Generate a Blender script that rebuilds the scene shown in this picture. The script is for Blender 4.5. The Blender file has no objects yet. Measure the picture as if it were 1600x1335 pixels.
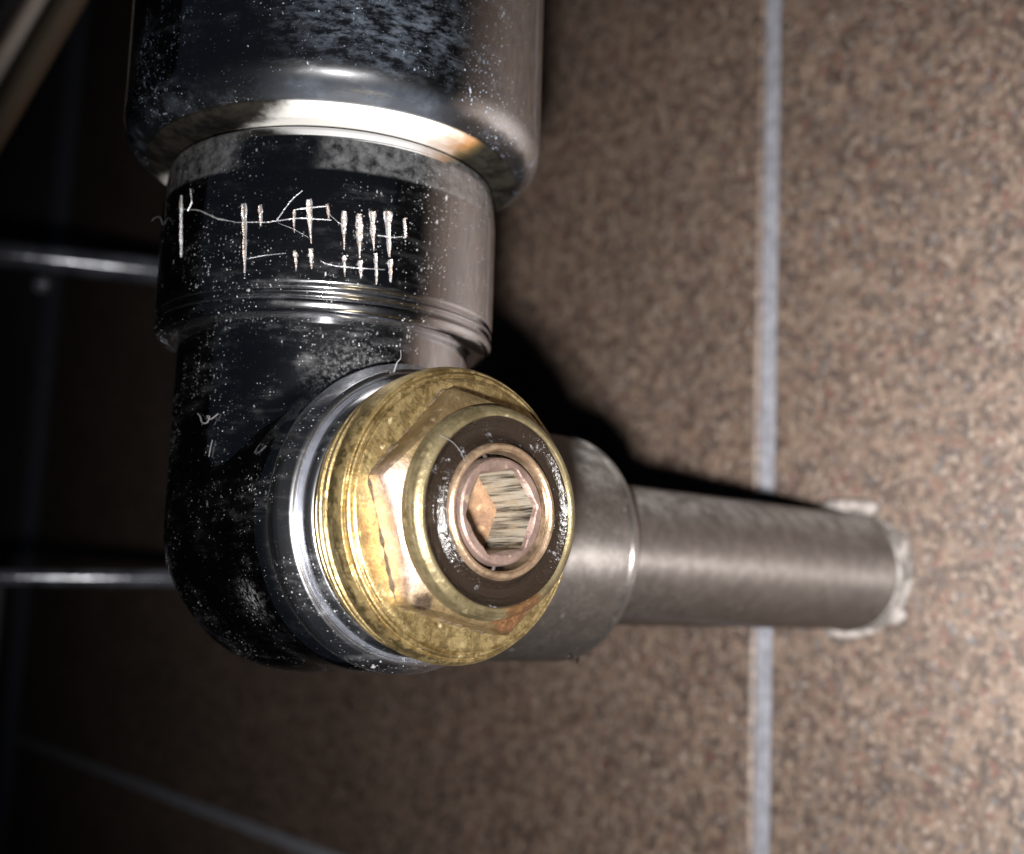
import bpy, bmesh, math, random
import numpy as np
from mathutils import Matrix, Vector

random.seed(7); rng = np.random.default_rng(7)
SC = bpy.context.scene
COL = SC.collection
S = 0.001                                   # all lengths below are written in millimetres

# ------------------------------------------------------------------ camera, world, lamp, exposure
def cam_matrix(yaw, pitch, roll):
    return Matrix.Rotation(yaw, 3, 'Z') @ Matrix.Rotation(pitch, 3, 'X') @ Matrix.Rotation(roll, 3, 'Y')
RC = cam_matrix(math.radians(-40.66), math.radians(8.83), math.radians(-1.71))
CAMPOS = Vector((-52.83, -87.08, -6.27))
RIGHT, FWD, UP = RC @ Vector((1, 0, 0)), RC @ Vector((0, 1, 0)), RC @ Vector((0, 0, 1))
cd = bpy.data.cameras.new('camera')
cam = bpy.data.objects.new('camera', cd); COL.objects.link(cam)
m3 = Matrix((RIGHT, UP, -FWD)).transposed()
cam.matrix_world = Matrix.Translation(CAMPOS * S) @ m3.to_4x4()
cd.sensor_width = 36; cd.lens = 36 * 1817.8 / 1600
cd.clip_start = 0.005; cd.clip_end = 20
cd.dof.use_dof = True; cd.dof.focus_distance = 0.085; cd.dof.aperture_fstop = 30
SC.camera = cam

w = bpy.data.worlds.new('World'); SC.world = w; w.use_nodes = True
w.node_tree.nodes['Background'].inputs[0].default_value = (0.62, 0.78, 1.15, 1)
w.node_tree.nodes['Background'].inputs[1].default_value = 0.009

# the phone's flash: a small disc beside the lens
FLASH = CAMPOS + RIGHT * -2.5 + UP * -10 + FWD * 1
ld = bpy.data.lights.new('phone_flash', 'AREA'); ld.shape = 'DISK'; ld.size = 6.5 * S; ld.spread = math.radians(106)
ld.energy = 0.305; ld.color = (1.0, 0.96, 0.92)
lo = bpy.data.objects.new('phone_flash', ld); COL.objects.link(lo)
lo.matrix_world = Matrix.Translation(FLASH * S) @ (m3 @ Matrix.Rotation(math.radians(-27), 3, 'Y')).to_4x4()

SC.view_settings.view_transform = 'Standard'; SC.view_settings.look = 'None'
SC.view_settings.exposure = 0; SC.view_settings.gamma = 1
SC.cycles.use_denoising = True
SC.cycles.max_bounces = 10; SC.cycles.glossy_bounces = 6
SC.cycles.sample_clamp_indirect = 6
SC.cycles.caustics_reflective = False; SC.cycles.caustics_refractive = False

# ------------------------------------------------------------------ node helpers
class NT:
    def __init__(s, name):
        s.m = bpy.data.materials.new(name); s.m.use_nodes = True
        s.t = s.m.node_tree; s.t.nodes.clear()
        s.out = s.n('ShaderNodeOutputMaterial')
        tc = s.n('ShaderNodeTexCoord'); vm = s.n('ShaderNodeVectorMath', operation='SCALE')
        s.l(tc.outputs['Object'], vm.inputs[0]); vm.inputs['Scale'].default_value = 1 / S
        s.P = vm.outputs[0]                  # object position in mm
    def n(s, t, **k):
        o = s.t.nodes.new(t)
        for a, b in k.items(): setattr(o, a, b)
        return o
    def l(s, a, b): s.t.links.new(a, b)
    def put(s, sock, v):
        if isinstance(v, bpy.types.NodeSocket): s.l(v, sock)
        elif isinstance(v, tuple) and len(v) == 3 and sock.type == 'RGBA': sock.default_value = (*v, 1)
        else: sock.default_value = v
    def math(s, op, a, b=0.0, c=None, clamp=False):
        o = s.n('ShaderNodeMath', operation=op, use_clamp=clamp)
        s.put(o.inputs[0], a); s.put(o.inputs[1], b)
        if c is not None: s.put(o.inputs[2], c)
        return o.outputs[0]
    def vec(s, scale=(1, 1, 1), off=(0, 0, 0), rot=(0, 0, 0), src=None):
        o = s.n('ShaderNodeMapping'); s.l(src or s.P, o.inputs[0])
        o.inputs['Scale'].default_value = scale; o.inputs['Location'].default_value = off; o.inputs['Rotation'].default_value = rot
        return o.outputs[0]
    def noise(s, scale, detail=3, rough=0.55, vec=None, dist=0.0, color=False):
        o = s.n('ShaderNodeTexNoise'); s.l(vec or s.P, o.inputs['Vector'])
        o.inputs['Scale'].default_value = scale; o.inputs['Detail'].default_value = detail
        o.inputs['Roughness'].default_value = rough; o.inputs['Distortion'].default_value = dist
        return o.outputs['Color' if color else 'Fac']
    def voro(s, scale, vec=None, feature='F1', rand=1.0):
        o = s.n('ShaderNodeTexVoronoi', feature=feature); s.l(vec or s.P, o.inputs['Vector'])
        o.inputs['Scale'].default_value = scale; o.inputs['Randomness'].default_value = rand
        return o
    def ramp(s, fac, stops, interp='LINEAR'):
        o = s.n('ShaderNodeValToRGB'); s.l(fac, o.inputs[0]); cr = o.color_ramp; cr.interpolation = interp
        while len(cr.elements) < len(stops): cr.elements.new(0.5)
        for e, (p, c) in zip(cr.elements, stops):
            e.position = p; e.color = (c, c, c, 1) if isinstance(c, (int, float)) else (*c, 1)
        return o.outputs[0]
    def sstep(s, v, a, b):
        o = s.n('ShaderNodeMapRange', interpolation_type='SMOOTHSTEP'); s.put(o.inputs['Value'], v)
        o.inputs['From Min'].default_value = a; o.inputs['From Max'].default_value = b
        return o.outputs[0]
    def mix(s, f, a, b):
        o = s.n('ShaderNodeMix', data_type='RGBA'); s.put(o.inputs[0], f); s.put(o.inputs[6], a); s.put(o.inputs[7], b)
        return o.outputs[2]
    def bsdf(s, color, rough, metal=0.0, normal=None, spec=None, aniso=None, **k):
        o = s.n('ShaderNodeBsdfPrincipled'); s.last = o
        s.put(o.inputs['Base Color'], color); s.put(o.inputs['Roughness'], rough); s.put(o.inputs['Metallic'], metal)
        if normal is not None: s.l(normal, o.inputs['Normal'])
        if spec is not None: s.put(o.inputs['Specular IOR Level'], spec)
        for a, b in k.items(): s.put(o.inputs[a], b)
        return o.outputs[0]
    def bump(s, h, dist, strength=1.0, normal=None):
        o = s.n('ShaderNodeBump'); s.l(h, o.inputs['Height']); o.inputs['Distance'].default_value = dist * S
        o.inputs['Strength'].default_value = strength
        if normal is not None: s.l(normal, o.inputs['Normal'])
        return o.outputs[0]
    def mixs(s, f, a, b):
        o = s.n('ShaderNodeMixShader'); s.put(o.inputs[0], f); s.l(a, o.inputs[1]); s.l(b, o.inputs[2])
        return o.outputs[0]
    def done(s, sh): s.l(sh, s.out.inputs[0]); return s.m
    def sep(s, v=None):
        o = s.n('ShaderNodeSeparateXYZ'); s.l(v or s.P, o.inputs[0]); return o.outputs
    def ball(s, c, r0, r1, wob=0.0, wscale=0.6, scale=(1, 1, 1)):
        """1 inside a wobbly blob round point c (mm), 0 outside: a stain with a shape of its own"""
        mp = s.n('ShaderNodeVectorMath', operation='SUBTRACT'); s.l(s.P, mp.inputs[0]); mp.inputs[1].default_value = c
        ms = s.n('ShaderNodeVectorMath', operation='MULTIPLY'); s.l(mp.outputs[0], ms.inputs[0]); ms.inputs[1].default_value = scale
        ln = s.n('ShaderNodeVectorMath', operation='LENGTH'); s.l(ms.outputs[0], ln.inputs[0])
        d = ln.outputs['Value']
        if wob: d = s.math('ADD', d, s.math('MULTIPLY', s.math('SUBTRACT', s.noise(wscale, 4), 0.5), wob))
        return s.math('SUBTRACT', 1.0, s.sstep(d, r0, r1))
    def specks(s, cell, rmax, power=3.0, dens=None, stretch=(1, 1, 1), seed=0.0):
        """dust grains: voronoi cells with a radius drawn per cell"""
        warp = s.noise(1.1 / cell, 2, color=True)
        add = s.n('ShaderNodeVectorMath', operation='MULTIPLY_ADD'); s.l(warp, add.inputs[0])
        add.inputs[1].default_value = (cell * .9,) * 3; s.l(s.vec(stretch, (seed, seed * .7, seed * 1.3)), add.inputs[2])
        v = s.voro(1 / cell, add.outputs[0])
        rnd = s.sep(v.outputs['Color'])[0]
        r = s.math('MULTIPLY', s.math('POWER', rnd, power), rmax)
        if dens is not None: r = s.math('MULTIPLY', r, dens)
        d = v.outputs['Distance']
        op = s.math('ADD', .12, s.math('MULTIPLY', s.math('POWER', s.sep(v.outputs['Color'])[1], 2.0), .88))
        return s.math('MULTIPLY', op, s.math('MULTIPLY', s.math('SUBTRACT', r, d), 7.0, clamp=True))

def chrome(name, base=(0.56, 0.57, 0.60), rough=0.05, dust=1.0, film=0.03, smear=0.5, seed=0.0, extra=None, dustcol=(0.42, 0.43, 0.45), streak=(1, 1, .12), mirror_dim=None, worn=None, hazy=.07):
    s = NT(name)
    big = s.noise(0.16, 4, 0.6, s.vec((1, 1, 1), (seed, seed, 0)))
    dens = s.math('ADD', s.math('MULTIPLY', s.sstep(big, .38, .66), .85), .35)
    sm = s.noise(0.9, 5, 0.65, s.vec((.35, .35, 1.3), (seed, 3, seed)))              # wiped smears
    smm = s.math('MULTIPLY', s.sstep(sm, .48, .75), s.sstep(big, .40, .62))
    scr = s.noise(2.2, 3, 0.6, s.vec(streak, (seed, 0, 0)))
    rgh = s.math('ADD', rough, s.math('MULTIPLY', smm, .10 * smear))
    nb = s.bump(s.noise(0.35, 2), 0.02, .35)
    nb = s.bump(scr, 0.004, .5, nb)
    if worn: rgh = s.math('ADD', rgh, worn(s))
    bs = base
    if mirror_dim: tm = mirror_dim(s); bs = s.mix(tm, base, (.17, .165, .16)); rgh = s.math('ADD', rgh, s.math('MULTIPLY', tm, .22))  # base darkened to tone down the mirrored white bush, reflection put into colour
    metal = s.mixs(s.math('ADD', hazy, s.math('MULTIPLY', smm, .25)), s.bsdf(bs, rgh, 1.0, nb), s.bsdf(bs, .36, 1.0, nb))
    grain = s.specks(.17, .50, 3.2, dens, (1, 1, 1), seed)
    flake = s.specks(.7, .26, 6.0, dens, (1, 1, .6), seed + 5)
    flec = s.specks(.30, .38, 5.0, dens, (1, 1, .45), seed + 11)
    d = s.math('MAXIMUM', s.math('MAXIMUM', grain, flake), flec)
    d = s.math('MULTIPLY', d, dust * .95, clamp=True)
    fl = s.math('MULTIPLY', s.math('ADD', s.math('MULTIPLY', smm, 1.3 * smear), s.math('MULTIPLY', s.math('POWER', s.noise(1.6, 5, .7), 3.0), s.sstep(big, .42, .7))), film)
    d = s.math('MAXIMUM', d, fl)
    if extra is not None: d = s.math('MAXIMUM', d, extra(s))
    dsh = s.bsdf(dustcol, .8, 0, s.bump(d, .05, .6), spec=.2)
    return s.done(s.mixs(d, metal, dsh))

# ------------------------------------------------------------------ mesh helpers
def obj(name, verts, faces, mat, parent=None, origin=None, smooth=35, normals=None):
    v = np.asarray(verts, float)
    par_o = Vector(parent['_o']) if parent is not None else None
    o0 = Vector(origin) if origin is not None else (par_o if par_o is not None else Vector(v.mean(0)))
    me = bpy.data.meshes.new(name)
    me.from_pydata([tuple(p) for p in ((v - np.array(o0)) * S)], [], [tuple(int(i) for i in f) for f in faces])
    me.update()
    bm = bmesh.new(); bm.from_mesh(me); bmesh.ops.recalc_face_normals(bm, faces=bm.faces); bm.to_mesh(me); bm.free()
    if smooth is not None:
        me.shade_smooth()
        if smooth < 180: me.set_sharp_from_angle(angle=math.radians(smooth))
    if normals is not None: me.normals_split_custom_set_from_vertices([tuple(n) for n in normals])
    me.materials.append(mat)
    o = bpy.data.objects.new(name, me); COL.objects.link(o)
    o.location = (o0 - par_o) * S if par_o is not None else o0 * S
    o['_o'] = tuple(o0)
    if parent is not None: o.parent = parent
    return o
def thing(name, label, cat, loc, group=None):
    o = bpy.data.objects.new(name, None); COL.objects.link(o); o.location = Vector(loc) * S
    o.empty_display_size = .01; o['_o'] = tuple(loc); o['label'] = label; o['category'] = cat
    if group: o['group'] = group
    return o
def tag(o, label, cat, group=None, kind=None):
    if label: o['label'] = label
    if cat: o['category'] = cat
    if group: o['group'] = group
    if kind: o['kind'] = kind
    return o

def rnd_profile(pts, n=5):
    """pts = (r, t) or (r, t, fillet): rounds the corners of a profile"""
    out = []
    for i, p in enumerate(pts):
        f = p[2] if len(p) > 2 else 0
        a = np.array(p[:2], float)
        if f and 0 < i < len(pts) - 1:
            u = np.array(pts[i-1][:2], float) - a; v = np.array(pts[i+1][:2], float) - a
            lu, lv = np.linalg.norm(u), np.linalg.norm(v); f = min(f, lu * .49, lv * .49)
            p0, p2 = a + u / lu * f, a + v / lv * f
            for k in range(n + 1):
                q = k / n; out.append((1-q)**2 * p0 + 2*q*(1-q) * a + q*q * p2)
        else: out.append(a)
    return np.array(out)
AX = {'z': ((1, 0, 0), (0, 1, 0), (0, 0, 1)), 'x': ((0, 1, 0), (0, 0, 1), (1, 0, 0)), 'y': ((1, 0, 0), (0, 0, 1), (0, -1, 0))}
def lathe(profile, axis, c=(0, 0, 0), segs=160, wob=0.0, wobf=3.0, tw=0.0):
    """revolve (radius, along-axis); wob roughens the radius a little"""
    e1, e2, e3 = (np.array(a, float) for a in AX[axis]); c = np.array(c, float)
    th = np.linspace(0, 2 * np.pi, segs, endpoint=False); V = []
    ph = rng.uniform(0, 6.28, (len(profile), 6))
    base = rng.uniform(0, 6.28, 6)
    for i, (r, t) in enumerate(profile):
        dr = sum(np.sin((k + 2) * wobf / 2 * th * 0 + (k + 2) * th + base[k] + .4 * ph[i, k]) / (k + 1.5) for k in range(6)) * wob
        dt = sum(np.sin((k + 1) * th + base[k] * 1.7 + .3 * ph[i, k]) / (k + 1.5) for k in range(6)) * wob * .6
        rr = r + (dr if r > .2 else 0); tt = t + dt * (1 if tw else .5)
        V.append(c + np.outer(rr * np.cos(th), e1) + np.outer(rr * np.sin(th), e2) + np.outer(tt * np.ones(segs), e3))
    V = np.concatenate(V); F = []
    for i in range(len(profile) - 1):
        a, b = i * segs, (i + 1) * segs
        for k in range(segs):
            k2 = (k + 1) % segs; F.append((a + k, a + k2, b + k2, b + k))
    return V, F
def tube(path, rad, seg=10, cap=True):
    P = [Vector(p) for p in path]; V = []; F = []
    n = None
    for i, p in enumerate(P):
        t = (P[min(i+1, len(P)-1)] - P[max(i-1, 0)]).normalized()
        if n is None: n = t.orthogonal().normalized()
        n = (n - t * n.dot(t)).normalized(); b = t.cross(n)
        r = rad[i] if hasattr(rad, '__len__') else rad
        for k in range(seg):
            a = 2 * math.pi * k / seg; V.append(p + (n * math.cos(a) + b * math.sin(a)) * r)
    for i in range(len(P) - 1):
        for k in range(seg):
            k2 = (k + 1) % seg; F.append((i*seg+k, i*seg+k2, (i+1)*seg+k2, (i+1)*seg+k))
    if cap: F.append(tuple(range(seg))[::-1]); F.append(tuple((len(P)-1)*seg + k for k in range(seg)))
    return [tuple(v) for v in V], F
def spline(pts, n=8):
    P = [Vector(p) for p in pts]; out = []
    for i in range(len(P) - 1):
        p0, p1, p2, p3 = P[max(i-1, 0)], P[i], P[i+1], P[min(i+2, len(P)-1)]
        for k in range(n):
            t = k / n
            out.append(.5 * (2*p1 + (p2-p0)*t + (2*p0-5*p1+4*p2-p3)*t*t + (3*p1-p0-3*p2+p3)*t**3))
    out.append(P[-1]); return out
def blob(c, rx, ry, rz, seed, amp=.25, nu=18, nv=12):
    r = np.random.default_rng(seed); k = r.normal(size=(6, 3)) * 1.6; ph = r.uniform(0, 6.28, 6)
    V = []; F = []
    for i in range(nv + 1):
        a = math.pi * i / nv
        for j in range(nu):
            b = 2 * math.pi * j / nu
            d = np.array([math.sin(a) * math.cos(b), math.sin(a) * math.sin(b), math.cos(a)])
            f = 1 + amp * np.sin(k @ d + ph).sum() / 3
            V.append((c[0] + rx * d[0] * f, c[1] + ry * d[1] * f, c[2] + rz * d[2] * f))
    for i in range(nv):
        for j in range(nu):
            j2 = (j + 1) % nu; F.append((i*nu+j, i*nu+j2, (i+1)*nu+j2, (i+1)*nu+j))
    return V, F
def surface_nets(f, lo, hi, h):
    """mesh of the zero set of a distance field, vertices pulled onto it, exact normals"""
    n = [int(math.ceil((b - a) / h)) + 1 for a, b in zip(lo, hi)]
    g = [np.array([a + h * i for i in range(k)]) for a, k in zip(lo, n)]
    X, Y, Z = np.meshgrid(*g, indexing='ij'); D = f(np.stack([X, Y, Z], -1)); ins = D < 0
    cnt = np.zeros(tuple(k - 1 for k in n)); acc = np.zeros(cnt.shape + (3,))
    base = np.stack([X, Y, Z], -1)
    def sl(o): return tuple(slice(oo, oo + k - 1) for oo, k in zip(o, n))
    cor = [(i, j, k) for i in (0, 1) for j in (0, 1) for k in (0, 1)]
    for a in cor:
        for b in cor:
            if sum(b) - sum(a) == 1 and all(y >= x for x, y in zip(a, b)):
                da, db = D[sl(a)], D[sl(b)]; m = (da < 0) != (db < 0)
                t = np.where(m, da / np.where(m, da - db, 1), 0)
                acc += m[..., None] * (base[sl(a)] + (base[sl(b)] - base[sl(a)]) * t[..., None]); cnt += m
    act = cnt > 0; idx = -np.ones(cnt.shape, int); idx[act] = np.arange(act.sum())
    V = acc[act] / cnt[act][:, None]
    def grad(p):
        e = 1e-3; G = np.empty_like(p)
        for k in range(3):
            d = np.zeros(3); d[k] = e; G[:, k] = (f(p + d) - f(p - d)) / (2 * e)
        return G / np.maximum(np.linalg.norm(G, axis=1), 1e-9)[:, None]
    for _ in range(5): V = V - f(V)[:, None] * grad(V) * .9
    F = []
    for ax in range(3):
        u, v = [k for k in range(3) if k != ax]
        a = [slice(None)] * 3; b = [slice(None)] * 3; a[ax] = slice(0, -1); b[ax] = slice(1, None)
        m = ins[tuple(a)] != ins[tuple(b)]
        for p in np.argwhere(m):
            if 0 < p[u] < n[u] - 1 and 0 < p[v] < n[v] - 1:
                q = []
                for du, dv in ((-1, -1), (0, -1), (0, 0), (-1, 0)):
                    c = p.copy(); c[u] += du; c[v] += dv; q.append(idx[tuple(c)])
                if min(q) >= 0:
                    F.append(tuple(q))
    return V, F, grad(V)

# ------------------------------------------------------------------ materials
def tile_mat():
    s = NT('speckled_brown_tile')
    oi = s.n('ShaderNodeObjectInfo'); sh = s.n('ShaderNodeVectorMath', operation='MULTIPLY_ADD')
    s.l(oi.outputs['Random'], sh.inputs[0]); sh.inputs[1].default_value = (90, 230, 170); s.l(s.P, sh.inputs[2]); Q = sh.outputs[0]
    def at(k): return s.vec((1, 1, 1), (k * 13., k * 7., k * 29.), src=Q)
    c = s.mix(s.sstep(s.noise(.55, 4, .65, at(1)), .36, .64), (.078, .049, .033), (.152, .106, .077))
    c = s.mix(s.math('MULTIPLY', s.sstep(s.noise(.07, 3, .6, at(9)), .40, .62), .40), c, (.060, .040, .029))
    c = s.mix(s.math('MULTIPLY', s.sstep(s.noise(.50, 4, .66, at(2)), .505, .585), .85), c, (.028, .015, .010))
    c = s.mix(s.math('MULTIPLY', s.sstep(s.noise(.95, 3, .6, at(3)), .54, .62), .85), c, (.026, .014, .009))
    c = s.mix(s.math('MULTIPLY', s.sstep(s.noise(.8, 2, .55, at(4)), .60, .66), .80), c, (.095, .033, .022))
    c = s.mix(s.math('MULTIPLY', s.sstep(s.noise(.9, 2, .55, at(5)), .60, .66), .65), c, (.080, .080, .088))
    c4 = s.mix(s.math('MULTIPLY', s.sstep(s.noise(1.1, 2, .55, at(6)), .58, .66), .8), c, (.225, .180, .148))
    pale = s.specks(1.5, .40, 2.6, None, (1, 1, 1), 4.)
    c5 = s.mix(s.math('MULTIPLY', pale, .55), c4, (.30, .26, .23))
    bmp = s.bump(s.noise(2.6, 4, .65), .16, .8)
    rg = s.math('ADD', .46, s.math('MULTIPLY', s.noise(1.7, 2), .2))
    return s.done(s.bsdf(c5, rg, 0, bmp, IOR=1.85))
TILE = tile_mat()
def plain(name, col, rough, metal=0, nscale=.8, var=.25, bumpd=.05, spec=.4):
    s = NT(name); f = s.noise(nscale, 4, .6)
    lo = tuple(c * (1 - var) for c in col); hi = tuple(min(1, c * (1 + var)) for c in col)
    return s.done(s.bsdf(s.mix(s.sstep(f, .3, .7), lo, hi), rough, metal, s.bump(s.noise(nscale * 4, 3), bumpd, .6), spec=spec))
GROUT = plain('pale_blue_grey_grout', (.20, .205, .235), .9, 0, .7, .22, .25, .2)
SIDE = plain('dark_grey_plaster', (.035, .036, .042), .9, 0, .05, .2, .05, .2)
SEAL = plain('white_silicone', (.22, .20, .19), .7, 0, .8, .4, .3)
SEAM_SHADE = plain('brown_seam_shade', (.035, .023, .012), .7, 0, 1.5, .5, .2)
BEAD = plain('grubby_sealant', (.17, .16, .152), .6, 0, .6, .5, .2)
BEIGE = plain('beige_rubber', (.11, .085, .058), .6, 0, .1, .2, .02)
LINT = plain('pale_lint', (.10, .10, .108), .9, 0, 3, .15, .0)

def sleeve_dirt_and_sheen(s):
    haze = s.math('MULTIPLY', s.ball((-7, -16, 7.5), 2, 10, 6, .3, (1, 1, 1.3)), s.math('MULTIPLY', s.sstep(s.noise(1.3, 6, .75, s.vec((.5, .5, 1.2))), .42, .66), .17))
    fillet_sheen = s.math('MULTIPLY', s.math('SUBTRACT', 1.0, s.sstep(s.sep()[2], .8, 2.6)), s.math('ADD', .01, s.math('ADD', s.math('MULTIPLY', s.sstep(s.noise(.5, 5, .65), .46, .72), .08), s.math('MULTIPLY', s.ball((-7, -15, 1.2), 4.0, 9.0, 2.0, .4, (1, 1, 1.5)), .09))))  # grey painted on the fillet in place of the bush's pale reflection
    return s.math('MAXIMUM', haze, fillet_sheen)
SLEEVE = chrome('dusty_chrome_sleeve', rough=.055, dust=1.0, film=.035, smear=.8, seed=1.0, hazy=.045, extra=sleeve_dirt_and_sheen, mirror_dim=lambda s: s.math('SUBTRACT', 1.0, s.sstep(s.math('ADD', s.sep()[2], s.math('MULTIPLY', s.noise(.7, 4), .8)), 1.5, 2.2)), dustcol=(.31, .37, .47))
NUTCH = chrome('dusty_chrome_nut', rough=.05, dust=.9, film=.02, smear=.4, seed=21.0, hazy=.02, worn=lambda s: s.math('MULTIPLY', s.math('SUBTRACT', 1.0, s.sstep(s.sep()[2], 17.9, 18.3)), .07),
    extra=lambda s: s.math('MULTIPLY', s.math('MULTIPLY', s.sstep(s.sep()[2], 26.75, 27.1), s.math('MULTIPLY', s.sstep(s.noise(1.1, 6, .75), .28, .72), s.math('SUBTRACT', 1.0, s.ball((-10.8, -9.2, 28.2), 2.6, 4.6, 1.5, .5)))), .16))
BODY = chrome('dusty_chrome_body', rough=.045, dust=.75, film=.02, smear=.5, seed=43.0, hazy=.015,
    extra=lambda s: s.math('MAXIMUM', s.math('MULTIPLY', s.ball((-4.6, -12.2, 11.6), .6, 4.6, 2.0, .7, (.8, 1, 1.25)), s.math('MULTIPLY', s.sstep(s.noise(3.2, 6, .8), .44, .70), .22)),
        s.math('MULTIPLY', s.ball((-9.6, -8.0, -6.0), .2, 2.2, 3.0, .9), s.math('MULTIPLY', s.sstep(s.noise(2.2, 5, .75), .46, .62), .28))))
RING = chrome('worn_chrome_ring', base=(.70, .715, .76), rough=.19, dust=.7, film=.03, smear=.8, seed=63.0)
RODS = plain('satin_chrome', (.13, .14, .17), .13, .35, .25, .5, .06, 1.0)
def dull():
    s = NT('dull_dusty_metal')
    up = s.n('ShaderNodeNewGeometry'); nz = s.sep(up.outputs['Normal'])[2]
    n1 = s.noise(.55, 5, .65); n2 = s.noise(2.4, 4, .6)
    settled = s.math('MULTIPLY', s.sstep(nz, .25, 1.0), s.sstep(n1, .25, .75))
    d = s.math('ADD', s.math('MULTIPLY', settled, .60), s.math('ADD', .11, s.math('MULTIPLY', s.math('MULTIPLY', s.sstep(n2, .40, .75), s.sstep(n1, .3, .6)), .16)))
    d = s.math('MAXIMUM', d, s.math('MULTIPLY', s.specks(.9, .45, 4.0, None, (1, 1, 1), 3), .55), clamp=True)
    col = s.mix(s.sstep(n1, .35, .7), (.22, .203, .195), (.31, .29, .28))
    tg = s.n('ShaderNodeTangent', direction_type='RADIAL', axis='X')
    m = s.bsdf(col, s.math('ADD', .27, s.math('MULTIPLY', n2, .08)), 1.0, s.bump(s.noise(.3, 2, .5, s.vec((.3, 1, 1))), .03, .4), **{'Anisotropic': .92, 'Anisotropic Rotation': .25})
    s.l(tg.outputs[0], s.last.inputs['Tangent'])
    dd = s.bsdf(s.mix(s.sstep(nz, .3, .95), (.12, .11, .102), (.36, .345, .335)), .85, 0, s.bump(n2, .08, .6), spec=.2)
    return s.done(s.mixs(d, m, dd))
DULL = dull()
def brass(name, a, b, dirt, rough=.30, turn=True, fleck=.5, metal=1.0, seed=0.0, extra=None):
    s = NT(name)
    n1 = s.noise(.5, 5, .65, s.vec((1, 1, 1), (seed, 0, 0))); n2 = s.noise(2.8, 4, .65)
    col = s.mix(s.sstep(n1, .32, .68), a, b)
    dm = s.math('MULTIPLY', s.sstep(s.noise(1.1, 6, .75, s.vec((1, 1, 1), (seed, 50, 9))), .46, .66), .75)
    col = s.mix(dm, col, dirt)
    fl = s.math('MULTIPLY', s.specks(.7, .55, 3.0, None, (1, 1, 1), seed + 2), fleck)
    col = s.mix(fl, col, (.95, .80, .48))
    if extra: col = extra(s, col)
    rg = s.math('ADD', rough, s.math('MULTIPLY', n2, .22))
    nb = s.bump(n2, .06, .8)
    if turn: nb = s.bump(s.noise(3.2, 2, .5, s.vec((.06, 1, .06))), .05, .7, nb)
    return s.done(s.bsdf(col, rg, s.math('SUBTRACT', metal, s.math('MULTIPLY', dm, .5)), nb))
BRASS = brass('brass', (.27, .195, .085), (.46, .36, .175), (.07, .046, .02))
HEXB = brass('pinkish_brass', (.13, .09, .043), (.24, .175, .092), (.045, .028, .014), .34, False, .35, .85, 9.,
    extra=lambda s, c: s.mix(s.ball((2.3, -24.0, -7.0), 1.2, 2.2, 1.6, 1.2), s.mix(s.math('MULTIPLY', s.ball((-5.3, -23, -6.1), .4, 1.0, .7, 2.), .9), s.mix(s.math('MULTIPLY', s.ball((-8.2, -23, -1.5), 3.2, 5.6, 1.5, .8), .85), c, (.42, .31, .26)), (.03, .02, .015)), (.17, .085, .04)))
OLIVE = brass('olive_tarnished_brass', (.12, .096, .05), (.21, .175, .10), (.045, .034, .02), .34, True, .25, .85, 17.,
    extra=lambda s, c: s.mix(s.math('MULTIPLY', s.ball((2.6, -24.4, -6.8), 1.3, 2.3, 1.4, 1.2), .9), c, (.16, .08, .035)))
LIP = brass('copper_lip', (.25, .17, .11), (.40, .29, .20), (.08, .055, .033), .30, True, .5, .9, 25.)
SFLOOR = brass('rusty_socket_floor', (.12, .066, .034), (.19, .115, .065), (.045, .022, .012), .55, False, .1, .5, 35.)
SPIN = brass('spindle_steel', (.125, .085, .075), (.21, .148, .125), (.06, .04, .03), .42, False, .15, .75, 31.)
def grease():
    s = NT('black_grease_residue')
    n = s.noise(.85, 5, .7); n2 = s.noise(3.0, 4, .6)
    m = s.math('MULTIPLY', s.sstep(n, .58, .74), s.sstep(n2, .38, .62))
    col = s.mix(m, (.008, .0055, .004), (.17, .17, .185))
    return s.done(s.bsdf(col, s.math('ADD', .12, s.math('MULTIPLY', n2, .22)), 0, s.bump(s.math('ADD', n, n2), .14, .7), spec=.4))
GREASE = grease()
def socket():
    s = NT('broached_socket_steel')
    st = s.noise(2.6, 4, .65, s.vec((1, .06, 1))); n1 = s.noise(.8, 4, .6)
    col = s.mix(s.sstep(st, .36, .62), (.022, .017, .012), (.27, .24, .195))
    col = s.mix(s.math('MULTIPLY', s.sstep(n1, .5, .7), .5), col, (.22, .16, .08))
    col = s.mix(s.math('MULTIPLY', s.math('SUBTRACT', 1.0, s.sstep(s.sep()[0], -1.5, -.9)), .85), col, (.20, .125, .075))
    return s.done(s.bsdf(col, .42, .55, s.bump(st, .03, .5)))
SOCK = socket()
def bushm():
    s = NT('white_bush_amber_end')
    n = s.noise(.5, 4, .65)
    ru = s.ball((3.6, -15.3, 31), .3, 5.6, 2.2, .8)  # amber tone around the right end of the bush
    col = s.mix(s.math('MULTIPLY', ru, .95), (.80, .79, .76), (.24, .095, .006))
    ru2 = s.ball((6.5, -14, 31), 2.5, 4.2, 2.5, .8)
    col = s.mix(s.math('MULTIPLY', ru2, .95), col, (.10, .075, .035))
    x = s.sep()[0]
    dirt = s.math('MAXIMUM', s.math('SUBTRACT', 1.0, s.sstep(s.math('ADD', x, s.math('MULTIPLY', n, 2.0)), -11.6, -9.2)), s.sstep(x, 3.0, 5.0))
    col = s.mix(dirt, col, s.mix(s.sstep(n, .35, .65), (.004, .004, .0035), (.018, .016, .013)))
    return s.done(s.bsdf(col, .55, 0, s.bump(n, .06, .5), spec=.1))
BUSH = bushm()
GOUGE = plain('bare_gouged_metal', (.60, .51, .46), .34, .85, 2.0, .35, .14)
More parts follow.
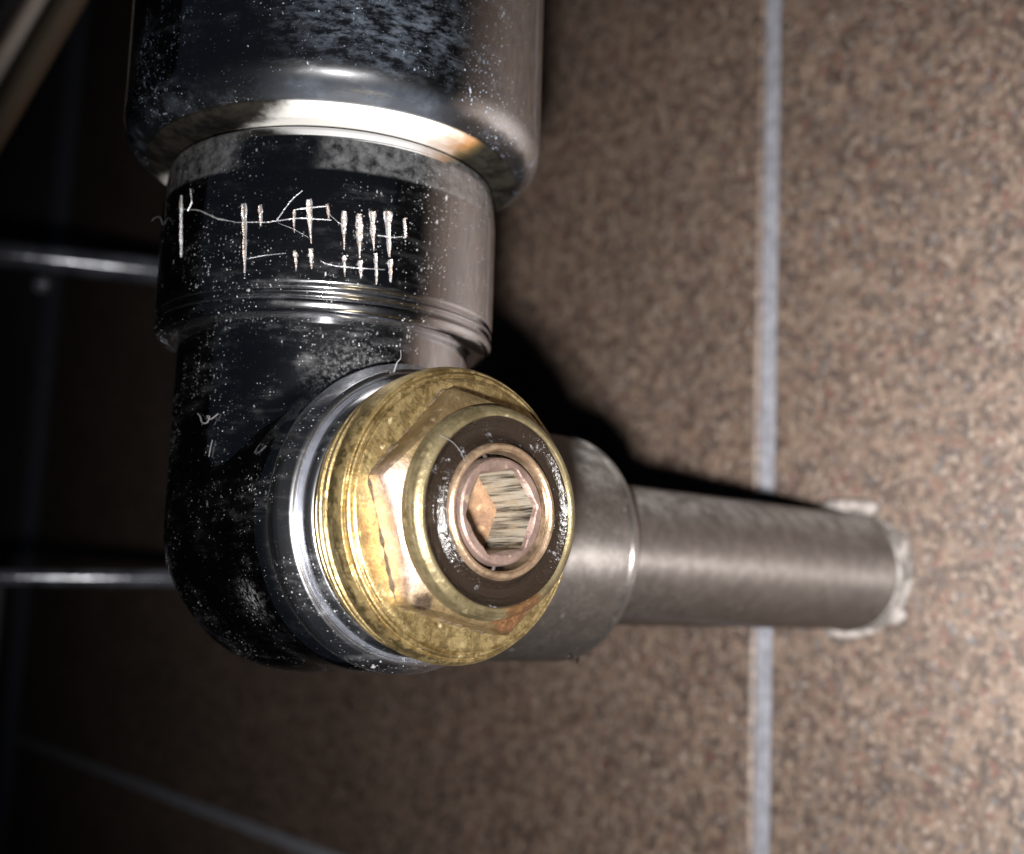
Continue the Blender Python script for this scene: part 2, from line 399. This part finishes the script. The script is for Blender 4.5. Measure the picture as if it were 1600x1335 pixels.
BURR = plain('raised_chrome_burr', (.74, .74, .78), .36, .8, 2.5, .25, .14)
wd = NT('water'); WATER = wd.done(wd.bsdf((1, 1, 1), .02, 0, None, **{'Transmission Weight': 1.0, 'IOR': 1.33}))

# ------------------------------------------------------------------ wall (setting)
WX = 82.4
a = math.atan2(2.9, 124.5)
gu = np.array([0, math.cos(a), math.sin(a)]); gv = np.array([0, -math.sin(a), math.cos(a)])   # tile grid axes on the wall
g0 = np.array([0, 15.0, 0.0])
def wp(x, u, v): return np.array([x, 0, 0]) + g0 + gu * u + gv * v
def wbox(x0, x1, u0, u1, v0, v1, bev=.5):
    V = []; F = []
    for x, i in ((x1, 0), (x0 + bev, 0), (x0, bev)):
        for u, v in ((u0 + i, v0 + i), (u1 - i, v0 + i), (u1 - i, v1 - i), (u0 + i, v1 - i)): V.append(wp(x, u, v))
    for k in range(2):
        for j in range(4): F.append((k*4+j, k*4+(j+1) % 4, (k+1)*4+(j+1) % 4, (k+1)*4+j))
    F.append((8, 9, 10, 11)); F.append((3, 2, 1, 0))
    return V, F
V, F = wbox(WX + .9, WX + 12, -460, 420, -330, 420, .2)
wall = tag(obj('wall', V, F, GROUT, origin=(WX, 15, 0), smooth=None), 'brown speckled tiled wall with pale grout lines', None, kind='structure')
G = 1.45; VG = -60.5
for (u0, u1) in ((-300 - G, -G), (G, 300 - G)):
    for (v0, v1) in ((VG - 200, VG - G), (VG + G, VG + 300)):
        V, F = wbox(WX, WX + 9, u0, u1, v0, v1, .45); obj('tile', V, F, TILE, wall, smooth=None)
# the far side wall
V = []; F = []
for y in (330, 350):
    for x, z in ((-500, -330), (WX - .5, -330), (WX - .5, 420), (-500, 420)): V.append((x, y, z))
F = [(0, 1, 2, 3), (7, 6, 5, 4), (0, 4, 5, 1), (1, 5, 6, 2), (2, 6, 7, 3), (3, 7, 4, 0)]
tag(obj('side_wall', V, F, SIDE, smooth=None), 'dark grey wall at the far left', None, kind='structure')

# ------------------------------------------------------------------ radiator valve
valve = thing('radiator_valve', 'chrome corner radiator valve with its cap off and brass hex nut showing', 'radiator valve', (0, 0, 0))
def smin(p, q, k):
    h = np.clip(.5 + .5 * (q - p) / k, 0, 1); return q * (1 - h) + p * h - k * h * (1 - h)
def body_sdf(p):
    x, y, z = p[..., 0], p[..., 1], p[..., 2]
    zz = np.maximum(-z, 0) * (12.56 / 12.15); cap = np.sqrt(x*x + y*y + zz*zz) - 12.56
    cyl = np.maximum(cap, z - 17.5)
    r = np.sqrt(x*x + (z - .15)**2) - 11.75
    d = np.stack([r + 2.0, -y - 12.2 + 2.0], -1)
    br = np.minimum(d.max(-1), 0) + np.linalg.norm(np.maximum(d, 0), axis=-1) - 2.0; br = np.maximum(br, y - 2)
    rx = np.sqrt(y*y + z*z) - 9.4; out = np.maximum(rx, np.maximum(x - 18, -x))
    return smin(smin(cyl, br, 1.3), out, 1.2)
V, F, Nn = surface_nets(body_sdf, (-14, -15, -14), (20, 14, 19), .40)
obj('valve_body', V, F, BODY, valve, smooth=180, normals=Nn)
BC = (0, 0, .42)                                                     # axis of the branch with the brass plug (points to -y)
pr = rnd_profile([(11.0, 12.2), (11.75, 12.5, .25), (11.95, 13.2, .3), (11.95, 14.0, .3), (11.35, 15.15, .5), (11.0, 15.25, .15), (10.85, 14.8, .12), (10.7, 14.9, .1), (10.6, 15.9, .45), (10.15, 16.5, .25), (9.85, 15.8), (9.0, 15.6)])
V, F = lathe(pr, 'y', BC, 200, .025); obj('branch_ring', V, F, RING, valve)
# outlet coupling towards the wall
pr = rnd_profile([(8.0, 13.2), (10.6, 13.2, .4), (11.2, 14.0, .6), (11.35, 26.6, .2), (11.2, 27.5, .2), (11.4, 27.8, .15), (11.3, 28.7, .5), (10.6, 29.0, .3), (7.6, 29.0)])
V, F = lathe(pr, 'x', (0, 0, -.1), 160, .03); obj('outlet_coupling', V, F, DULL, valve)
# brass plug
pr = rnd_profile([(9.0, 15.5), (9.8, 15.8, .2), (9.95, 16.5, .15), (10.35, 16.85, .12), (10.05, 17.0, .05), (10.05, 17.1, .05), (10.5, 17.25, .1), (10.6, 17.75, .1), (10.2, 17.92, .05), (10.2, 18.02, .05), (10.7, 18.2, .1), (10.8, 18.7, .1), (10.4, 18.85, .05), (10.4, 18.95, .05), (10.85, 19.15, .1), (10.9, 20.1, .3), (10.6, 20.7, .12), (10.45, 20.55, .05), (10.38, 20.6, .05), (10.3, 20.95, .1), (10.1, 21.0, .1), (10.0, 20.85, .04), (9.94, 20.88, .04), (9.85, 21.1, .1), (9.6, 21.15, .05), (7.0, 21.2)])
V, F = lathe(pr, 'y', BC, 220, .035)
plug = obj('brass_plug', V, F, BRASS, valve)
def hex_r(th, af, rot): 
    t = (th - rot) % (math.pi / 3) - math.pi / 6
    return af / np.cos(t)
def polar(rings, c, close_in=False):
    """rings: list of (radii array, along array) about -y"""
    n = 360; th = np.linspace(0, 2 * np.pi, n, endpoint=False); V = []; F = []
    for r, t in rings:
        r = np.broadcast_to(r, n); t = np.broadcast_to(t, n)
        V += [(c[0] + r[k] * math.cos(th[k]), c[1] - t[k], c[2] + r[k] * math.sin(th[k])) for k in range(n)]
    for i in range(len(rings) - 1):
        for k in range(n):
            k2 = (k + 1) % n; F.append((i*n+k, i*n+k2, (i+1)*n+k2, (i+1)*n+k))
    return V, F
n = 360; th = np.linspace(0, 2 * np.pi, n, endpoint=False); HR = math.radians(-12)
hx = hex_r(th, 7.95, HR); hx = hx - .06 * np.clip((hx - 9.0) / .18, 0, 1) ** 2
ch = lambda r: 23.35 - .62 * np.maximum(r - 7.9, 0)
V, F = polar([(hx, 20.9), (hx, ch(hx) - .25), (hx - .05, ch(hx) - .10), (hx - .2, ch(hx - .2)), (np.minimum(hx - .2, 8.05), ch(np.minimum(hx - .2, 8.05))), (7.7, 23.42), (7.55, 23.5)], BC)
obj('hex_nut', V, F, HEXB, plug, smooth=25)
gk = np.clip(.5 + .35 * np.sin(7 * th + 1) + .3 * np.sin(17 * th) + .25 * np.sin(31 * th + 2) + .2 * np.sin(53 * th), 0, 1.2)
V, F = polar([(hx + .02 + .18 * gk, 21.1), (hx + .10 * gk, 21.2 + .15 * gk), (hx - .05, 21.22 + .2 * gk)], BC); obj('seam_shade', V, F, SEAM_SHADE, plug, smooth=60)  # brown rim along the hex foot, shade of the seam put into colour
pr = rnd_profile([(7.7, 23.2), (7.62, 23.9, .3), (7.45, 24.5, .5), (7.0, 24.8, .3), (6.78, 24.8, .15), (6.5, 24.4), (6.3, 23.8)])
V, F = lathe(pr, 'y', BC, 160, .03); obj('dome_ring', V, F, OLIVE, plug)
pr = rnd_profile([(6.9, 24.75), (6.6, 24.6, .2), (6.1, 24.2, .3), (5.4, 24.15, .3), (4.95, 24.6, .2), (4.7, 24.7)])
V, F = lathe(pr, 'y', BC, 160, .07); obj('grease_ring', V, F, GREASE, plug)
pr = rnd_profile([(4.85, 24.3), (4.84, 24.85, .2), (4.66, 25.15, .2), (4.40, 25.12, .2), (4.22, 24.8, .15), (4.2, 23.0)])
V, F = lathe(pr, 'y', BC, 128, .03); obj('gland_lip', V, F, LIP, plug)
SR = math.radians(10); hs = hex_r(th, 2.80, SR - math.pi / 6 + math.pi / 6)
hs = np.minimum(hs, 3.16)
V, F = polar([(3.88, 22.5), (3.86, 24.45), (3.74, 24.75), (3.58, 24.85), (np.maximum(hs + .2, 3.12), 24.86), (np.maximum(hs + .1, 3.02), 24.78), (hs, 24.5)], BC)
spin = obj('spindle', V, F, SPIN, plug, smooth=28)
V, F = polar([(hs, 24.51), (hs, 23.0), (hs, 20.4)], BC)
obj('hex_socket', V, F, SOCK, plug, smooth=20)
V, F = polar([(hs, 20.41), (hs * .85, 20.3), (hs * .4, 19.6), (hs * .02, 19.4)], BC)
obj('socket_floor', V, F, SFLOOR, plug, smooth=20)
# union nut below the sleeve
pr = rnd_profile([(12.3, 15.5), (13.3, 15.35, .3), (14.2, 15.5, .35), (14.5, 15.9, .3), (14.6, 16.4, .2), (14.28, 16.75, .1), (14.62, 17.15, .2), (14.3, 17.5, .1), (14.6, 17.8, .25), (14.6, 26.9, .12), (14.35, 29.6, .2), (14.2, 30.35, .35), (13.7, 30.6, .3), (11.5, 30.7)])
V, F = lathe(pr, 'z', (0, 0, 0), 220, .012)
nut = obj('union_nut', V, F, NUTCH, valve)
def on_nut(aa, z, r): t = math.radians(aa); return (r * math.sin(t), -r * math.cos(t), z)
def strip(path, widths, R0, prof, jag):
    """raised ragged scar along (angle, z) points of the nut; prof = ((side, height), ...)"""
    P = [Vector((math.radians(p[0]) * R0, p[1])) for p in path]
    L = []
    for i in range(len(P) - 1):
        for k in range(8): L.append((P[i].lerp(P[i+1], k / 8), i + k / 8))
    L.append((P[-1], len(P) - 1.0)); V = []; F = []; m = len(prof)
    for i, (p, u) in enumerate(L):
        q = L[min(i+1, len(L)-1)][0] - L[max(i-1, 0)][0]; q.normalize(); nn = Vector((-q.y, q.x))
        k = int(u); wd_ = widths[k] + (widths[min(k+1, len(widths)-1)] - widths[k]) * (u - k)
        e = min(1, (.75 if jag < .3 else .3) + 3 * i / len(L), .25 + 2.2 * (len(L)-1-i) / len(L))
        for sd, hh in prof:
            c = p + nn * (sd * wd_ * .5 * e * (1 + .25 * math.sin(i * 2.3 + wd_ * 90)) * (1 + random.uniform(-jag, jag))) + q * random.uniform(-.05, .05)
            V.append(on_nut(math.degrees(c.x / R0), c.y, R0 + hh * (1 + random.uniform(-.4, .4) * (hh > 0))))
    for i in range(len(L) - 1):
        for k in range(m - 1): F.append((i*m+k, i*m+k+1, (i+1)*m+k+1, (i+1)*m+k))
    return V, F
GOUGES = [((-88.1, 25.99), (-85.1, 20.68), 0.25, 0.143),((-59.2, 24.05), (-57.4, 18.5), 0.536, 0.25),((-53.7, 23.86), (-53.1, 22.21), 0.357, 0.286),((-42.8, 23.43), (-42.4, 21.61), 0.25, 0.143),((-42.0, 20.18), (-41.2, 18.67), 0.321, 0.179),((-38.7, 24.33), (-37.2, 20.8), 0.571, 0.286),((-37.3, 20.41), (-36.6, 18.81), 0.429, 0.321),((-27.9, 23.57), (-27.3, 20.51), 0.464, 0.214),((-27.2, 20.04), (-26.7, 18.43), 0.321, 0.179),((-23.4, 23.52), (-22.5, 19.98), 0.643, 0.357),((-22.4, 19.79), (-21.8, 18.38), 0.393, 0.25),((-19.3, 23.86), (-18.2, 20.71), 0.607, 0.25),((-17.7, 20.53), (-16.9, 18.11), 0.286, 0.25),((-14.4, 24.07), (-13.2, 20.43), 0.678, 0.393),((-13.0, 20.24), (-12.4, 18.44), 0.393, 0.25),((-8.9, 23.76), (-8.1, 22.23), 0.179, 0.25),((-33.2, 24.02), (-32.3, 22.79), 0.286, 0.25)]
for p, q, wa, wb in GOUGES:
    V, F = strip([p, ((p[0]+q[0])/2 + random.uniform(-.2, .2), (p[1]+q[1])/2), q], [wa * 1.05, (wa+wb) * .44, wb * .85], 14.6, ((-1, -.03), (-.75, .09), (-.35, .035), (.35, .035), (.75, .09), (1, -.03)), .22)
    g = obj('gouge', V, F, GOUGE, nut, smooth=60); g.data.materials.append(BURR)
    for i, pl in enumerate(g.data.polygons):
        if i % 5 in (0, 4) or random.random() < .15: pl.material_index = 1
SCR = [([(-85.5, 24.72), (-77.5, 24.19), (-68.7, 23.14), (-61.3, 22.54), (-51.5, 22.39), (-45.6, 22.65), (-41.3, 22.82), (-31.9, 22.84)], .16),
 ([(-42.9, 23.52), (-38.6, 23.75), (-32.5, 23.94)], .16), ([(-57.1, 19.52), (-50.9, 19.76), (-44.6, 20.07)], .10),
 ([(-34.8, 19.5), (-33.3, 19.24), (-29.0, 19.14), (-23.2, 19.2), (-14.3, 19.28)], .15), ([(-17.5, 21.99), (-11.6, 22.11), (-7.6, 22.35)], .17),
 ([(-47.8, 22.56), (-46.5, 23.42), (-43.8, 24.29), (-41.0, 24.98)], .06), ([(-47.8, 22.46), (-42.5, 21.89), (-38.4, 21.35)], .06),
 ([(-32.7, 23.36), (-29.7, 22.66), (-27.5, 22.33)], .08), ([(-82.8, 26.28), (-80.9, 24.96), (-83.2, 24.39)], .12)]
for pts, wd_ in SCR:
    pts = [(p[0] + random.uniform(-.5, .5), p[1] + random.uniform(-.08, .08)) for p in pts]
    V, F = strip(pts, [wd_ * random.uniform(.25, 1.0) for _ in pts], 14.6, ((-1, -.02), (-.4, .05), (.4, .05), (1, -.02)), .45)
    obj('scratch', V, F, BURR, nut, smooth=60)

# ------------------------------------------------------------------ chrome sleeve above
sleeve = thing('pipe_sleeve', 'wide dusty chrome sleeve above the scratched union nut, white underside turning amber at one end', 'pipe sleeve', (0, 0, 31))
fil = [(18.43 - 3.6 + 3.6 * math.cos(t), 34.3 - 2.9 * math.sin(t)) for t in np.linspace(0, math.pi / 2 * .93, 14)]
pr = np.array([(18.43, 140), (18.43, 60), (18.43, 36)] + fil + [(14.9, 31.6), (14.4, 33)])
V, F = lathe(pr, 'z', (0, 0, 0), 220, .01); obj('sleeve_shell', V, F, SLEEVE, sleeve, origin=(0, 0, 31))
pr = rnd_profile([(16.2, 32.0), (16.3, 31.42, .1), (15.7, 31.12, .2), (14.6, 31.0, .1), (12.5, 31.1)])
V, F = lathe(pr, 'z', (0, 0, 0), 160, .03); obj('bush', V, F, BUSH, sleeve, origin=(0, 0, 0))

# ------------------------------------------------------------------ supply pipe
pipe = thing('supply_pipe', 'straight dull metal pipe running from valve coupling into the tiled wall', 'pipe', (55, 0, -.3))
pr = rnd_profile([(6.4, 26), (7.45, 26, .2), (7.5, 40), (7.45, 60), (7.5, 78.4), (7.62, 78.7, .1), (7.7, 80.5, .2), (7.55, 81, .2), (7.5, 90)])
V, F = lathe(pr, 'x', (0, 0, -.3), 120, .03); obj('pipe_tube', V, F, DULL, pipe)
pr = rnd_profile([(7.4, 79.6), (7.75, 80.0, .2), (7.8, 81.8, .3), (8.1, 82.5), (8.1, 84)]); V, F = lathe(pr, 'x', (0, 0, -.3), 90, .10)
obj('sealant_bead', V, F, BEAD, pipe)
for i, (c, r) in enumerate((((81.6, 1.0, 8.0), (1.0, 3.9, 1.0)), ((81.7, .6, -8.2), (1.1, 4.0, .9)), ((81.6, -6.6, -5.4), (.9, 1.1, 1.5)), ((81.7, -7.6, 1.2), (.8, .6, 2.2)))):
    V, F = blob(c, *r, seed=i + 3, amp=.4); obj('sealant', V, F, SEAL, pipe, smooth=180)

# ------------------------------------------------------------------ out-of-focus things at the left
def rod(name, p, q, r, mat, label, cat, group=None):
    p, q = Vector(p), Vector(q)
    V, F = tube([p.lerp(q, t / 6) for t in range(7)], r, 32)
    return tag(obj(name, V, F, mat, smooth=40), label, cat, group)
rod('chrome_rod', (-19.7, 157.9, 58.6), (WX + 3, 119.4, 60.2), 2.7, RODS, 'blurred chrome rod behind the scratched union nut', 'rod')
rod('chrome_rod', (-23.5, 127.1, -4.7), (WX + 3, 86.5, -1.6), 1.45, RODS, 'thin blurred chrome rod behind the lower left of the valve body', 'rod')
V, F = blob((16.7, 128.4, 50.2), 1.9, 1.9, 1.9, 5, .05)
tag(obj('chrome_button', V, F, RODS, smooth=180), 'small blurred round chrome button just under the upper chrome rod', 'button')
d = Vector((-10, 205, 0))
h1, h2 = Vector((-5.8, 56.9, 70.3)), Vector((-11.4, 65.4, 52.5)); e = h1 - h2
rod('beige_hose', h2 - e * .6, h1 + e * 1.2, 1.9, BEIGE, 'thin beige hose slanting across the top left corner', 'hose')
t1, t2 = Vector((-9.2, 59.9, 70.2)), Vector((-12.4, 64.7, 60.2))
off = RIGHT * -6.0 + UP * 3.5
rod('chrome_tube', h2 - e * .6 + off, h1 + e * 1.2 + off, 6.2, SLEEVE, 'dark dusty chrome tube in the top left corner beside the beige hose', 'tube')
c = Vector((34.0, 187.3, -16.7)) - RIGHT * 13.2
rod('pale_post', c + Vector((0, 0, -120)), c + Vector((0, 0, 16)), 12, plain('pale_enamel', (.30, .32, .36), .5, 0, .05, .1, .02), 'pale upright post at the lower left edge of the frame', 'post')

# ------------------------------------------------------------------ lint and water
def lint(pts, r, label, n=7):
    V, F = tube(spline(pts, n), r, 6); tag(obj('lint_fibre', V, F, LINT, smooth=180), label, 'lint')
def onb(dx, dz, c, lift=.12, R0=12.6):
    """point on the body wall near c, moved dx round it and dz up"""
    t = math.atan2(c[0], -c[1]) + dx / R0
    return ((R0 + lift) * math.sin(t), -(R0 + lift) * math.cos(t), c[2] + dz)
c = (-12.19, -3.18, 7.64)
lint([onb(*p, c, l) for p, l in (((-1.3, .55), .05), ((-.7, .2), .2), ((-.3, -.3), .3), ((.3, -.35), .35), ((.5, .1), .3), ((.1, .2), .2), ((.6, -.1), .3), ((1.2, .35), .1))], .055, 'curly white lint fibre on the left of the chrome valve body')
c = (-10.69, -6.67, -2.5)
lint([onb(*p, c) for p in ((-.5, .6), (0, .0), (.15, -.3), (.3, .1), (.7, .55))], .05, 'small forked lint fibre low on the chrome valve body')
c = (-12.03, -3.75, 5.33)
lint([onb(*p, c) for p in ((.2, .6), (.05, 0), (-.05, -.7))], .04, 'short straight lint fibre below the curly one on the valve body', 4)
lint([(-3.1, -15.2, 11.2), (-3.0, -15.4, 11.9), (-2.75, -15.5, 12.3), (-2.85, -15.6, 12.9)], [.07] * 7 + [.05] * 7 + [.03] * 8, 'pointed lint tuft standing on top of the chrome branch ring')
lint([(-14.2, 3.6, 24.6), (-14.6, 3.4, 25.1), (-15.1, 3.2, 24.9), (-15.4, 3.1, 24.5)], .018, 'thin lint hair sticking out from the left side of the union nut')
lint([(-5.9, -25.0, 5.1), (-5.0, -25.15, 4.75), (-4.3, -25.2, 4.2), (-3.9, -25.3, 3.5)], .016, 'fine hair lying across the black grease ring')
for y, x, lab in ((-4.4, 26.4, 'clear water drop under the coupling, nearer the brass plug'), (-3.6, 28.0, 'clear water drop under the coupling, nearer the wall')):
    V, F = blob((x, y, -.1 - math.sqrt(11.35**2 - y*y) - .15), .42, .42, .40, 4, .04); tag(obj('water_drop', V, F, WATER, smooth=180), lab, 'water drop')
for o in bpy.data.objects:
    if '_o' in o: del o['_o']
